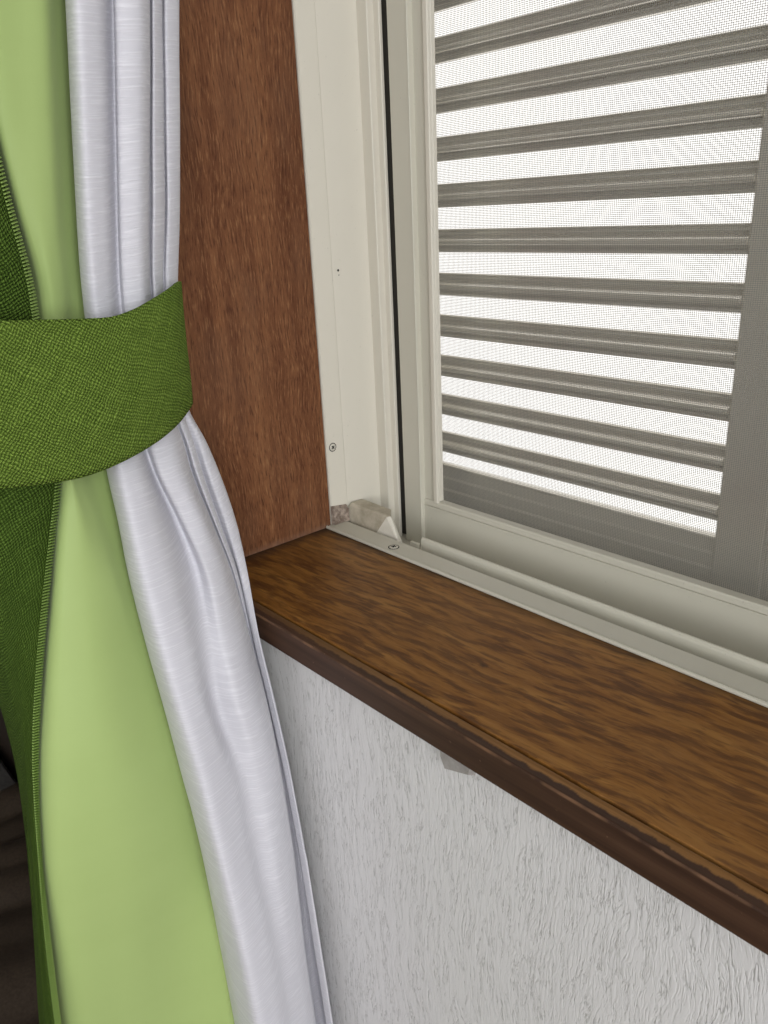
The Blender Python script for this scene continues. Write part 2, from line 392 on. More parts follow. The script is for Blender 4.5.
# two pin holes in the jamb
for y, z, r in ((0.0232, 0.2040, 0.0009), (0.0262, 0.2015, 0.0006), (0.0236, 0.2005, 0.0004)):
    bm = bmesh.new(); bmesh.ops.create_cone(bm, cap_ends=True, segments=10, radius1=r, radius2=r, depth=0.0006, matrix=Matrix.Translation((0.00135, y, z)) @ Matrix.Rotation(math.pi / 2, 4, 'Y'))
    bm_obj('pin_hole', bm, M_dark, win)

# ------------------------------------------------------------------ fly screen sash
fs = props(empty('fly_screen', (0.36, 0.064, -0.02)), 'sliding fly screen with cream aluminium frame and fine grey mesh', 'fly screen')
SZ0 = -0.0215
sp = [(0.0303, 0.0570), (0.0487, 0.0570), (0.0497, 0.0564), (0.0504, 0.0570), (0.0504, 0.0690), (0.0303, 0.0690)]
si = [(0.0504, 0.0613), (0.0628, 0.0613), (0.0628, 0.0690), (0.0504, 0.0690)]
profile_obj('stile', sp, 'z', SZ0, TOP - 0.004, M_alu_grey, fs)
profile_obj('stile_inner', si, 'z', 0.0207, TOP - 0.030, M_alu_grey, fs)
profile_obj('glazing_bead', [(0.0622, 0.0595), (0.0656, 0.0595), (0.0664, 0.0602), (0.0664, 0.0622), (0.0622, 0.0622)], 'z', 0.0200, TOP - 0.02, M_alu, fs)
profile_obj('glazing_bead', [(0.0628, 0.0634), (0.0648, 0.0636), (0.0654, 0.0644), (0.0654, 0.0676), (0.0628, 0.0676)], 'z', 0.0206, TOP - 0.02, M_alu, fs)
profile_obj('stile', [(RX - x, y) for x, y in reversed(sp)], 'z', SZ0, TOP - 0.004, M_alu_grey, fs)
profile_obj('stile_inner', [(RX - x, y) for x, y in reversed(si)], 'z', 0.0207, TOP - 0.030, M_alu_grey, fs)
bp = [(0.0600, SZ0), (0.0600, 0.0152), (0.0610, 0.0154), (0.0610, 0.0158), (0.0600, 0.0160), (0.0603, 0.0192), (0.0612, 0.0204), (0.0676, 0.0206), (0.0676, SZ0)]
profile_obj('bottom_rail', bp, 'x', 0.0504, RX - 0.0504, M_alu_grey, fs)
box('top_rail', (0.0504, RX - 0.0504, 0.0600, 0.0676, TOP - 0.03, TOP - 0.004), M_alu_grey, fs)
# the mesh: every fibre is a thin square bar
def mesh_wires():
    V, F = [], []
    def bar(a, b, half):
        i = len(V)
        for p in (a, b):
            if a[0] != b[0]: V.extend([(p[0], p[1] - half, p[2]), (p[0], p[1], p[2] - half), (p[0], p[1] + half, p[2]), (p[0], p[1], p[2] + half)])
            else: V.extend([(p[0] - half, p[1], p[2]), (p[0], p[1] - half, p[2]), (p[0] + half, p[1], p[2]), (p[0], p[1] + half, p[2])])
        for k in range(4): F.append((i + k, i + (k + 1) % 4, i + 4 + (k + 1) % 4, i + 4 + k))
    x0, x1, z0, z1, y = 0.0625, RX - 0.0625, 0.0195, TOP - 0.028, 0.0688
    x = x0
    while x < x1: bar((x, y, z0), (x, y, z1), 0.000140); x += 0.00125
    z = z0
    while z < z1: bar((x0, y + 0.0001, z), (x1, y + 0.0001, z), 0.000140); z += 0.00108
    me = bpy.data.meshes.new('screen_mesh'); me.from_pydata(V, [], F); return me
props(link('screen_mesh', mesh_wires(), M_mesh, fs), 'fine grey insect mesh', kind='stuff')

# ------------------------------------------------------------------ louvre shutters outside
def shutter(x0, x1, sw, label, sl_w=None):
    s = props(empty('louvre_shutter', ((x0 + x1) / 2, 0.11, -0.0215)), label, 'shutter', 'beige louvre shutters outside the fly screen')
    lw = sl_w or sw
    for a, b in ((x0, x0 + lw), (x1 - sw, x1)):
        profile_obj('stile', [(a, 0.0985), (b, 0.0985), (b, 0.1120), (a, 0.1120)], 'z', SZ0, TOP - 0.003, M_slat, s, bev=0.0012)
    xa, xb = x0 + lw, x1 - sw
    prof = [(0.1030, SZ0), (0.1030, 0.0050), (0.1012, 0.0070), (0.1012, 0.0130), (0.1030, 0.0145), (0.1030, 0.0205), (0.1016, 0.0215), (0.1016, 0.0240), (0.1034, 0.0255),
            (0.1034, 0.0335), (0.1026, 0.0345), (0.1030, 0.0358), (0.1050, 0.0366), (0.1090, 0.0362), (0.1100, 0.0355), (0.1100, SZ0)]
    profile_obj('bottom_rail', prof, 'x', xa, xb, M_slat, s)
    box('top_rail', (xa, xb, 0.1015, 0.111, TOP - 0.03, TOP - 0.003), M_slat, s)
    # slat: inner face with a rolled bead, lipped bottom, flat top; local z 0 = lower edge
    sl = [(0.1012, 0.0003), (0.1020, 0.0000), (0.1066, 0.0004), (0.1076, 0.0014), (0.1076, 0.0160), (0.1070, 0.0170), (0.1058, 0.0172), (0.1036, 0.0171), (0.1028, 0.0166), (0.1030, 0.0161), (0.1054, 0.0156), (0.1062, 0.0148), (0.1062, 0.0130), (0.1050, 0.0124), (0.1020, 0.0113), (0.0985, 0.0099), (0.0964, 0.0089), (0.0955, 0.0081), (0.0953, 0.0072), (0.0958, 0.0063), (0.0972, 0.0057), (0.1058, 0.0048), (0.1060, 0.0040), (0.1060, 0.0032), (0.1040, 0.0027), (0.1014, 0.0025), (0.1010, 0.0018)]
    me = None; k = 0
    z = 0.2121 - 0.0328 * 5
    while z < TOP - 0.05:
        if me is None:
            o = profile_obj('slat', sl, 'x', xa - (x0 + x1) / 2, xb - (x0 + x1) / 2, M_slat); me = o.data
        else:
            o = bpy.data.objects.new('slat', me); COL.objects.link(o)
        o.parent = s; o.location = (0, -0.11, z + 0.0215)
        z += 0.0328; k += 1
    return s
shutter(-0.0140, 0.3100, 0.0310, 'beige louvre shutter panel behind the mesh, nearest the left jamb', 0.024)
shutter(0.3112, 0.7060, 0.0310, 'beige louvre shutter panel behind the mesh at the right edge')

# ------------------------------------------------------------------ bits lying in the track corner, clip under the sill
def hull(name, pts, mat, parent=None):
    bm = bmesh.new(); vs = [bm.verts.new(p) for p in pts]
    r = bmesh.ops.convex_hull(bm, input=vs)
    return bm_obj(name, bm, mat, parent)
zt = 0.0026
blk = props(empty('corner_block', (0.03, 0.022, zt)), 'yellowed plastic block with slanted pale cut end in the track corner', 'block')
LB, LT = (0.0028, 0.0165, zt), (0.0040, 0.0190, 0.0165)
A_, B_, T_ = (0.0385, 0.0185, zt), (0.0655, 0.0190, zt), (0.0555, 0.0220, 0.0165)
gz = -0.0068
hull('block_body', [(0.0028, 0.0160, gz), (0.0040, 0.0170, 0.0145), (0.0042, 0.0195, 0.0170), (0.0030, 0.0320, 0.0165), (0.0030, 0.0226, gz), (0.0330, 0.0160, gz), (0.0480, 0.0190, 0.0150), (0.0505, 0.0210, 0.0162), (0.0400, 0.0320, 0.0160), (0.0500, 0.0226, gz)], M_block, blk)
hull('cut_end', [(0.0335, 0.0158, gz), (0.0680, 0.0165, gz), (0.0520, 0.0208, 0.0164), (0.0500, 0.0226, gz), (0.0640, 0.0226, gz), (0.0485, 0.0270, 0.0100), (0.0485, 0.0190, 0.0152)], M_block_cut, blk)
props(hull('foam_wedge', [(0.0014, -0.0005, zt), (0.0014, 0.0160, zt), (0.0014, -0.0005, 0.0185), (0.0014, 0.0160, 0.0160), (0.0050, 0.0005, zt), (0.0058, 0.0155, zt), (0.0040, 0.0002, 0.0160), (0.0050, 0.0155, 0.0130)], M_wedge),
      'small grimy pinkish grey foam wedge stuck in the frame corner', 'wedge')
props(hull('cable_clip', [(0.2425, -0.1179, -0.0195), (0.2425, -0.1179, -0.0330), (0.2440, -0.1225, -0.0200), (0.2440, -0.1225, -0.0300), (0.2470, -0.1225, -0.0365), (0.2460, -0.1179, -0.0385), (0.2650, -0.1179, -0.0335), (0.2640, -0.1225, -0.0310), (0.2680, -0.1179, -0.0195), (0.2670, -0.1225, -0.0200)], M_clip),
      'small grey plastic clip under the front edge of the sill', 'clip')

# ------------------------------------------------------------------ curtains: control nets in metres (rows from the rail down to the floor)
SHEER = [[[0.044,-0.1596,0.7215],[0.045,-0.1615,0.7213],[0.064,-0.1744,0.7185],[0.078,-0.175,0.7171],[0.077,-0.1651,0.7178],[0.064,-0.1513,0.72],[0.076,-0.1553,0.7186],[0.079,-0.142,0.719],[0.072,-0.1332,0.7202],[0.063,-0.1278,0.7215],[0.071,-0.1305,0.7205],[0.066,-0.1231,0.7215],[0.061,-0.1198,0.7222],[0.067,-0.1218,0.7215],[0.064,-0.1127,0.7224],[0.052,-0.1072,0.724]],[[0.044,-0.1638,0.5215],[0.045,-0.1658,0.5213],[0.064,-0.1788,0.5185],[0.078,-0.1792,0.5171],[0.077,-0.1691,0.5178],[0.064,-0.1551,0.52],[0.076,-0.159,0.5186],[0.079,-0.147,0.519],[0.072,-0.1381,0.5202],[0.063,-0.1327,0.5215],[0.071,-0.1354,0.5205],[0.066,-0.1279,0.5215],[0.061,-0.1245,0.5222],[0.067,-0.1265,0.5215],[0.064,-0.1173,0.5224],[0.052,-0.1118,0.524]],[[0.044,-0.1661,0.4115],[0.045,-0.1681,0.4113],[0.064,-0.1811,0.4085],[0.078,-0.1816,0.4071],[0.077,-0.1713,0.4078],[0.064,-0.1572,0.41],[0.076,-0.1611,0.4086],[0.079,-0.1497,0.409],[0.072,-0.1408,0.4102],[0.063,-0.1354,0.4115],[0.071,-0.1381,0.4105],[0.066,-0.1305,0.4115],[0.061,-0.1272,0.4122],[0.067,-0.1291,0.4115],[0.064,-0.1199,0.4124],[0.052,-0.1144,0.414]],[[0.044,-0.1672,0.3626],[0.045,-0.1692,0.3621],[0.064,-0.1822,0.3566],[0.078,-0.1826,0.3537],[0.077,-0.1723,0.3552],[0.064,-0.1582,0.3596],[0.076,-0.1621,0.3567],[0.079,-0.151,0.3574],[0.072,-0.1421,0.36],[0.063,-0.1366,0.3625],[0.071,-0.1393,0.3605],[0.066,-0.1317,0.3625],[0.061,-0.1284,0.364],[0.067,-0.1303,0.3625],[0.064,-0.121,0.3643],[0.052,-0.1155,0.3674]],[[0.044,-0.1687,0.3516],[0.045,-0.1707,0.3512],[0.064,-0.1837,0.3462],[0.078,-0.184,0.3435],[0.077,-0.1736,0.3449],[0.064,-0.1596,0.3489],[0.076,-0.1634,0.3462],[0.079,-0.1528,0.3468],[0.072,-0.1439,0.3491],[0.063,-0.1384,0.3514],[0.071,-0.1411,0.3496],[0.066,-0.1335,0.3513],[0.061,-0.1302,0.3527],[0.067,-0.1321,0.3513],[0.064,-0.1228,0.3529],[0.052,-0.1173,0.3558]],[[0.044,-0.1746,0.3061],[0.045,-0.1766,0.3059],[0.063,-0.1891,0.3032],[0.077,-0.189,0.3016],[0.076,-0.1794,0.3021],[0.064,-0.1664,0.3041],[0.075,-0.1695,0.3027],[0.078,-0.1596,0.3028],[0.071,-0.1507,0.304],[0.063,-0.146,0.3051],[0.071,-0.1485,0.3041],[0.066,-0.1403,0.305],[0.061,-0.137,0.3058],[0.066,-0.1383,0.3051],[0.063,-0.1291,0.3059],[0.051,-0.1239,0.3075]],[[0.044,-0.1814,0.2575],[0.045,-0.1835,0.2576],[0.062,-0.1948,0.2572],[0.076,-0.1944,0.2567],[0.075,-0.1856,0.2565],[0.064,-0.1736,0.2566],[0.074,-0.176,0.2563],[0.077,-0.167,0.2559],[0.07,-0.1584,0.256],[0.063,-0.154,0.2561],[0.071,-0.1563,0.2559],[0.065,-0.1467,0.2558],[0.059,-0.143,0.256],[0.065,-0.1446,0.2558],[0.061,-0.1354,0.2557],[0.049,-0.1305,0.256]],[[0.042,-0.1857,0.2109],[0.043,-0.1878,0.2111],[0.058,-0.1983,0.2127],[0.072,-0.1975,0.2131],[0.071,-0.1896,0.2123],[0.062,-0.1789,0.211],[0.07,-0.1803,0.2114],[0.073,-0.1714,0.2107],[0.066,-0.1634,0.2097],[0.06,-0.1599,0.2091],[0.066,-0.161,0.2094],[0.061,-0.1531,0.2085],[0.056,-0.1499,0.208],[0.059,-0.1499,0.2081],[0.054,-0.1404,0.207],[0.042,-0.1357,0.2061]],[[0.041,-0.1874,0.1833],[0.042,-0.1895,0.1837],[0.055,-0.1986,0.186],[0.066,-0.1964,0.1866],[0.066,-0.1887,0.1856],[0.06,-0.1798,0.1839],[0.064,-0.1792,0.1841],[0.067,-0.1707,0.1832],[0.062,-0.1629,0.1817],[0.058,-0.1603,0.1811],[0.06,-0.1594,0.1811],[0.056,-0.1525,0.1798],[0.053,-0.1503,0.1793],[0.054,-0.1492,0.1792],[0.048,-0.1413,0.1777],[0.036,-0.1368,0.1761]],[[0.041,-0.1886,0.1427],[0.042,-0.1908,0.1433],[0.056,-0.1998,0.1471],[0.067,-0.1974,0.1483],[0.067,-0.1889,0.1466],[0.06,-0.1793,0.1437],[0.065,-0.1792,0.1444],[0.068,-0.1678,0.1427],[0.062,-0.1592,0.1401],[0.057,-0.1561,0.1387],[0.058,-0.1547,0.1386],[0.055,-0.1486,0.137],[0.052,-0.1464,0.1361],[0.052,-0.1448,0.1358],[0.047,-0.1398,0.1341],[0.035,-0.1353,0.1314]],[[0.042,-0.1892,0.1247],[0.043,-0.1914,0.1254],[0.062,-0.2029,0.1314],[0.075,-0.2008,0.1332],[0.075,-0.1917,0.1312],[0.064,-0.1798,0.1266],[0.071,-0.1799,0.1278],[0.074,-0.1703,0.1262],[0.064,-0.1559,0.1212],[0.054,-0.1502,0.1182],[0.06,-0.1506,0.1193],[0.058,-0.1463,0.118],[0.05,-0.1414,0.1155],[0.053,-0.1396,0.1156],[0.048,-0.1317,0.113],[0.042,-0.1327,0.1121]],[[0.044,-0.1895,0.1064],[0.045,-0.1917,0.1072],[0.068,-0.2055,0.1155],[0.083,-0.2041,0.1183],[0.083,-0.1945,0.1159],[0.067,-0.1779,0.1084],[0.078,-0.1799,0.1112],[0.08,-0.1698,0.109],[0.068,-0.1555,0.1029],[0.056,-0.1484,0.0986],[0.064,-0.1494,0.1006],[0.061,-0.1445,0.0987],[0.052,-0.1391,0.0955],[0.058,-0.1387,0.0967],[0.054,-0.1284,0.0932],[0.048,-0.1295,0.0922]],[[0.049,-0.1901,0.0755],[0.05,-0.1923,0.0765],[0.074,-0.2066,0.087],[0.09,-0.2057,0.0909],[0.09,-0.1942,0.0875],[0.072,-0.1699,0.0755],[0.083,-0.172,0.0791],[0.086,-0.1639,0.0774],[0.074,-0.1497,0.07],[0.061,-0.1418,0.0643],[0.068,-0.1434,0.0666],[0.066,-0.1399,0.065],[0.057,-0.1343,0.061],[0.064,-0.1338,0.0627],[0.062,-0.1247,0.0594],[0.056,-0.1257,0.0581]],[[0.054,-0.1912,0.0438],[0.055,-0.1935,0.0449],[0.08,-0.2083,0.0581],[0.097,-0.2071,0.0631],[0.098,-0.1942,0.0588],[0.083,-0.167,0.0446],[0.092,-0.1663,0.0472],[0.092,-0.1584,0.0444],[0.082,-0.1447,0.0365],[0.07,-0.137,0.03],[0.074,-0.1378,0.0315],[0.073,-0.1354,0.0304],[0.066,-0.1307,0.0265],[0.073,-0.1325,0.0293],[0.074,-0.1277,0.028],[0.068,-0.1287,0.0264]],[[0.061,-0.1902,-0.0035],[0.062,-0.1926,-0.0021],[0.09,-0.209,0.0161],[0.108,-0.2082,0.023],[0.109,-0.1943,0.0176],[0.101,-0.1747,0.006],[0.106,-0.1693,0.0057],[0.106,-0.1599,0.0017],[0.097,-0.145,-0.0082],[0.085,-0.1371,-0.0164],[0.086,-0.1373,-0.0159],[0.086,-0.1369,-0.016],[0.083,-0.1348,-0.0181],[0.092,-0.1385,-0.013],[0.096,-0.1372,-0.0119],[0.09,-0.1381,-0.0139]],[[0.067,-0.1882,-0.0467],[0.068,-0.1906,-0.045],[0.098,-0.2082,-0.022],[0.117,-0.2078,-0.0131],[0.118,-0.1949,-0.019],[0.108,-0.1785,-0.0318],[0.117,-0.1711,-0.0312],[0.117,-0.1601,-0.0366],[0.108,-0.1446,-0.0486],[0.095,-0.1357,-0.0591],[0.095,-0.1355,-0.0592],[0.095,-0.1353,-0.0594],[0.093,-0.1338,-0.061],[0.1,-0.1368,-0.0562],[0.104,-0.1362,-0.0546],[0.098,-0.1371,-0.057]],[[0.074,-0.185,-0.1087],[0.075,-0.1876,-0.1066],[0.106,-0.2063,-0.0773],[0.126,-0.205,-0.0663],[0.124,-0.1874,-0.078],[0.119,-0.1726,-0.0897],[0.122,-0.1643,-0.0928],[0.121,-0.155,-0.0989],[0.114,-0.1437,-0.1097],[0.102,-0.1353,-0.1217],[0.101,-0.1344,-0.1229],[0.101,-0.1341,-0.1231],[0.1,-0.1331,-0.1242],[0.108,-0.1358,-0.1179],[0.112,-0.1343,-0.1165],[0.106,-0.1353,-0.1194]],[[0.045,-0.1759,-0.2055],[0.05,-0.175,-0.2026],[0.113,-0.2049,-0.1371],[0.134,-0.2039,-0.123],[0.132,-0.1869,-0.1363],[0.126,-0.1717,-0.1512],[0.128,-0.1639,-0.1552],[0.126,-0.1552,-0.1627],[0.119,-0.1439,-0.1756],[0.106,-0.1348,-0.1912],[0.104,-0.1327,-0.194],[0.103,-0.1312,-0.1957],[0.103,-0.1304,-0.1963],[0.113,-0.1345,-0.1864],[0.119,-0.1337,-0.1827],[0.113,-0.1349,-0.1861]],[[0.038,-0.177,-0.292],[0.03,-0.1617,-0.3113],[0.117,-0.2031,-0.2044],[0.14,-0.2014,-0.1865],[0.139,-0.1862,-0.1998],[0.133,-0.1712,-0.2172],[0.132,-0.1629,-0.2248],[0.13,-0.1561,-0.232],[0.124,-0.1468,-0.2447],[0.106,-0.135,-0.2694],[0.102,-0.1308,-0.2763],[0.102,-0.1281,-0.2784],[0.105,-0.1273,-0.2766],[0.117,-0.1322,-0.2625],[0.124,-0.1332,-0.2558],[0.118,-0.1346,-0.2597]],[[0.035,-0.1839,-0.4095],[0.025,-0.1618,-0.4419],[0.122,-0.2022,-0.3016],[0.147,-0.2001,-0.2779],[0.146,-0.1862,-0.2927],[0.14,-0.172,-0.3131],[0.138,-0.1643,-0.3228],[0.136,-0.1572,-0.3319],[0.13,-0.1475,-0.3478],[0.108,-0.133,-0.3849],[0.102,-0.1264,-0.3976],[0.103,-0.1232,-0.3998],[0.108,-0.1235,-0.3943],[0.122,-0.1306,-0.3728],[0.129,-0.131,-0.3652],[0.123,-0.1327,-0.3697]],[[0.035,-0.1839,-0.6657],[0.025,-0.1618,-0.6874],[0.122,-0.2022,-0.5929],[0.147,-0.2001,-0.5769],[0.146,-0.1862,-0.5869],[0.14,-0.172,-0.6007],[0.138,-0.1643,-0.6072],[0.136,-0.1572,-0.6133],[0.13,-0.1475,-0.624],[0.108,-0.133,-0.649],[0.102,-0.1264,-0.6576],[0.103,-0.1232,-0.6591],[0.108,-0.1235,-0.6554],[0.122,-0.1306,-0.6409],[0.129,-0.131,-0.6358],[0.123,-0.1327,-0.6388]],[[0.035,-0.1839,-0.824],[0.025,-0.1618,-0.8352],[0.122,-0.2022,-0.7864],[0.147,-0.2001,-0.7782],[0.146,-0.1862,-0.7833],[0.14,-0.172,-0.7904],[0.138,-0.1643,-0.7938],[0.136,-0.1572,-0.797],[0.13,-0.1475,-0.8025],[0.108,-0.133,-0.8154],[0.102,-0.1264,-0.8198],[0.103,-0.1232,-0.8206],[0.108,-0.1235,-0.8187],[0.122,-0.1306,-0.8112],[0.129,-0.131,-0.8085],[0.123,-0.1327,-0.8101]],[[0.035,-0.1839,-0.885],[0.025,-0.1618,-0.885],[0.122,-0.2022,-0.885],[0.147,-0.2001,-0.885],[0.146,-0.1862,-0.885],[0.14,-0.172,-0.885],[0.138,-0.1643,-0.885],[0.136,-0.1572,-0.885],[0.13,-0.1475,-0.885],[0.108,-0.133,-0.885],[0.102,-0.1264,-0.885],[0.103,-0.1232,-0.885],[0.108,-0.1235,-0.885],[0.122,-0.1306,-0.885],[0.129,-0.131,-0.885],[0.123,-0.1327,-0.885]]]
LIME = [[[0.038,-0.1538,0.7202],[0.046,-0.1635,0.7188],[0.0545,-0.1725,0.7174],[0.0635,-0.1845,0.7158],[0.065,-0.193,0.715],[0.065,-0.2216,0.7137],[0.056,-0.2332,0.7142],[0.045,-0.2371,0.715]],[[0.038,-0.1594,0.5202],[0.046,-0.1692,0.5188],[0.0545,-0.1784,0.5174],[0.0635,-0.189,0.5158],[0.065,-0.1992,0.515],[0.065,-0.2228,0.5137],[0.056,-0.232,0.5142],[0.045,-0.2361,0.515]],[[0.038,-0.1625,0.4102],[0.046,-0.1724,0.4088],[0.0545,-0.1816,0.4074],[0.0635,-0.1916,0.4058],[0.065,-0.2026,0.405],[0.065,-0.2234,0.4037],[0.056,-0.2314,0.4042],[0.045,-0.2356,0.405]],[[0.038,-0.1639,0.3642],[0.046,-0.1738,0.3613],[0.0545,-0.1831,0.3584],[0.0635,-0.1927,0.3554],[0.065,-0.2041,0.3536],[0.065,-0.2237,0.3512],[0.056,-0.2311,0.3521],[0.045,-0.2354,0.3538]],[[0.038,-0.166,0.353],[0.046,-0.1759,0.3505],[0.0545,-0.1851,0.3478],[0.0635,-0.1943,0.3451],[0.065,-0.2062,0.3435],[0.065,-0.2241,0.3416],[0.056,-0.2307,0.3425],[0.045,-0.2351,0.3441]],[[0.038,-0.1725,0.3069],[0.046,-0.1819,0.3055],[0.0545,-0.1911,0.3041],[0.0635,-0.2007,0.3026],[0.065,-0.2124,0.3019],[0.064,-0.2259,0.3014],[0.053,-0.2277,0.3026],[0.043,-0.2327,0.3036]],[[0.038,-0.1789,0.2577],[0.046,-0.1882,0.2576],[0.054,-0.1978,0.2576],[0.0625,-0.2072,0.2575],[0.064,-0.2162,0.2577],[0.062,-0.2227,0.2579],[0.049,-0.2241,0.2585],[0.041,-0.2292,0.2589]],[[0.037,-0.1837,0.2105],[0.044,-0.1927,0.2116],[0.05,-0.2011,0.2126],[0.0565,-0.2094,0.2137],[0.058,-0.2151,0.2143],[0.056,-0.2174,0.2144],[0.044,-0.2199,0.2142],[0.038,-0.2261,0.2145]],[[0.036,-0.1848,0.1826],[0.042,-0.1935,0.1843],[0.046,-0.204,0.186],[0.051,-0.2091,0.1871],[0.052,-0.2148,0.188],[0.05,-0.2183,0.1883],[0.044,-0.2214,0.1882],[0.038,-0.2288,0.1887]],[[0.04,-0.1878,0.124],[0.046,-0.1967,0.1271],[0.049,-0.211,0.1308],[0.056,-0.2168,0.1334],[0.057,-0.2209,0.1345],[0.055,-0.2229,0.1346],[0.049,-0.2252,0.134],[0.04,-0.2288,0.1332]],[[0.046,-0.1901,0.1007],[0.054,-0.1999,0.105],[0.061,-0.2129,0.1099],[0.0685,-0.2237,0.1144],[0.07,-0.2274,0.1157],[0.068,-0.2289,0.1156],[0.054,-0.2296,0.1127],[0.044,-0.2329,0.1113]],[[0.049,-0.1899,0.0688],[0.059,-0.2006,0.0749],[0.066,-0.2109,0.08],[0.0725,-0.22,0.0846],[0.077,-0.2303,0.089],[0.075,-0.237,0.0905],[0.055,-0.2386,0.0855],[0.045,-0.2415,0.0837]],[[0.053,-0.19,0.0361],[0.067,-0.2025,0.0453],[0.072,-0.2098,0.0495],[0.0775,-0.2176,0.0542],[0.082,-0.2346,0.0617],[0.079,-0.2457,0.0647],[0.055,-0.247,0.0573],[0.046,-0.2509,0.0557]],[[0.06,-0.1881,-0.0195],[0.076,-0.2018,-0.0066],[0.08,-0.2095,-0.0014],[0.0835,-0.218,0.0038],[0.089,-0.2428,0.0173],[0.083,-0.2588,0.0219],[0.057,-0.2608,0.0117],[0.047,-0.2641,0.0089]],[[0.066,-0.1828,-0.098],[0.086,-0.1989,-0.0777],[0.089,-0.2066,-0.0716],[0.092,-0.2159,-0.0647],[0.097,-0.2511,-0.0419],[0.088,-0.2743,-0.0338],[0.06,-0.2767,-0.0481],[0.05,-0.2777,-0.0531]],[[0.066,-0.1828,-0.1858],[0.087,-0.1928,-0.1639],[0.089,-0.2006,-0.157],[0.091,-0.2102,-0.1489],[0.095,-0.2569,-0.1134],[0.087,-0.285,-0.0993],[0.062,-0.2884,-0.1147],[0.053,-0.2883,-0.1211]],[[0.05,-0.1813,-0.2784],[0.092,-0.1934,-0.2333],[0.09,-0.1984,-0.2309],[0.086,-0.2068,-0.2274],[0.086,-0.2588,-0.1848],[0.079,-0.2899,-0.1651],[0.06,-0.2951,-0.1769],[0.052,-0.2959,-0.1829]],[[0.045,-0.1855,-0.3977],[0.094,-0.1996,-0.333],[0.089,-0.2037,-0.3342],[0.081,-0.2126,-0.3336],[0.072,-0.2649,-0.2908],[0.068,-0.2965,-0.2635],[0.056,-0.3037,-0.2688],[0.05,-0.3062,-0.2724]],[[0.045,-0.1855,-0.6577],[0.094,-0.1996,-0.6141],[0.089,-0.2037,-0.6149],[0.081,-0.2126,-0.6145],[0.072,-0.2649,-0.5857],[0.068,-0.2965,-0.5672],[0.056,-0.3037,-0.5708],[0.05,-0.3062,-0.5733]],[[0.045,-0.1855,-0.8198],[0.094,-0.1996,-0.7974],[0.089,-0.2037,-0.7978],[0.081,-0.2126,-0.7975],[0.072,-0.2649,-0.7827],[0.068,-0.2965,-0.7732],[0.056,-0.3037,-0.775],[0.05,-0.3062,-0.7763]],[[0.045,-0.1855,-0.885],[0.094,-0.1996,-0.885],[0.089,-0.2037,-0.885],[0.081,-0.2126,-0.885],[0.072,-0.2649,-0.885],[0.068,-0.2965,-0.885],[0.056,-0.3037,-0.885],[0.05,-0.3062,-0.885]]]
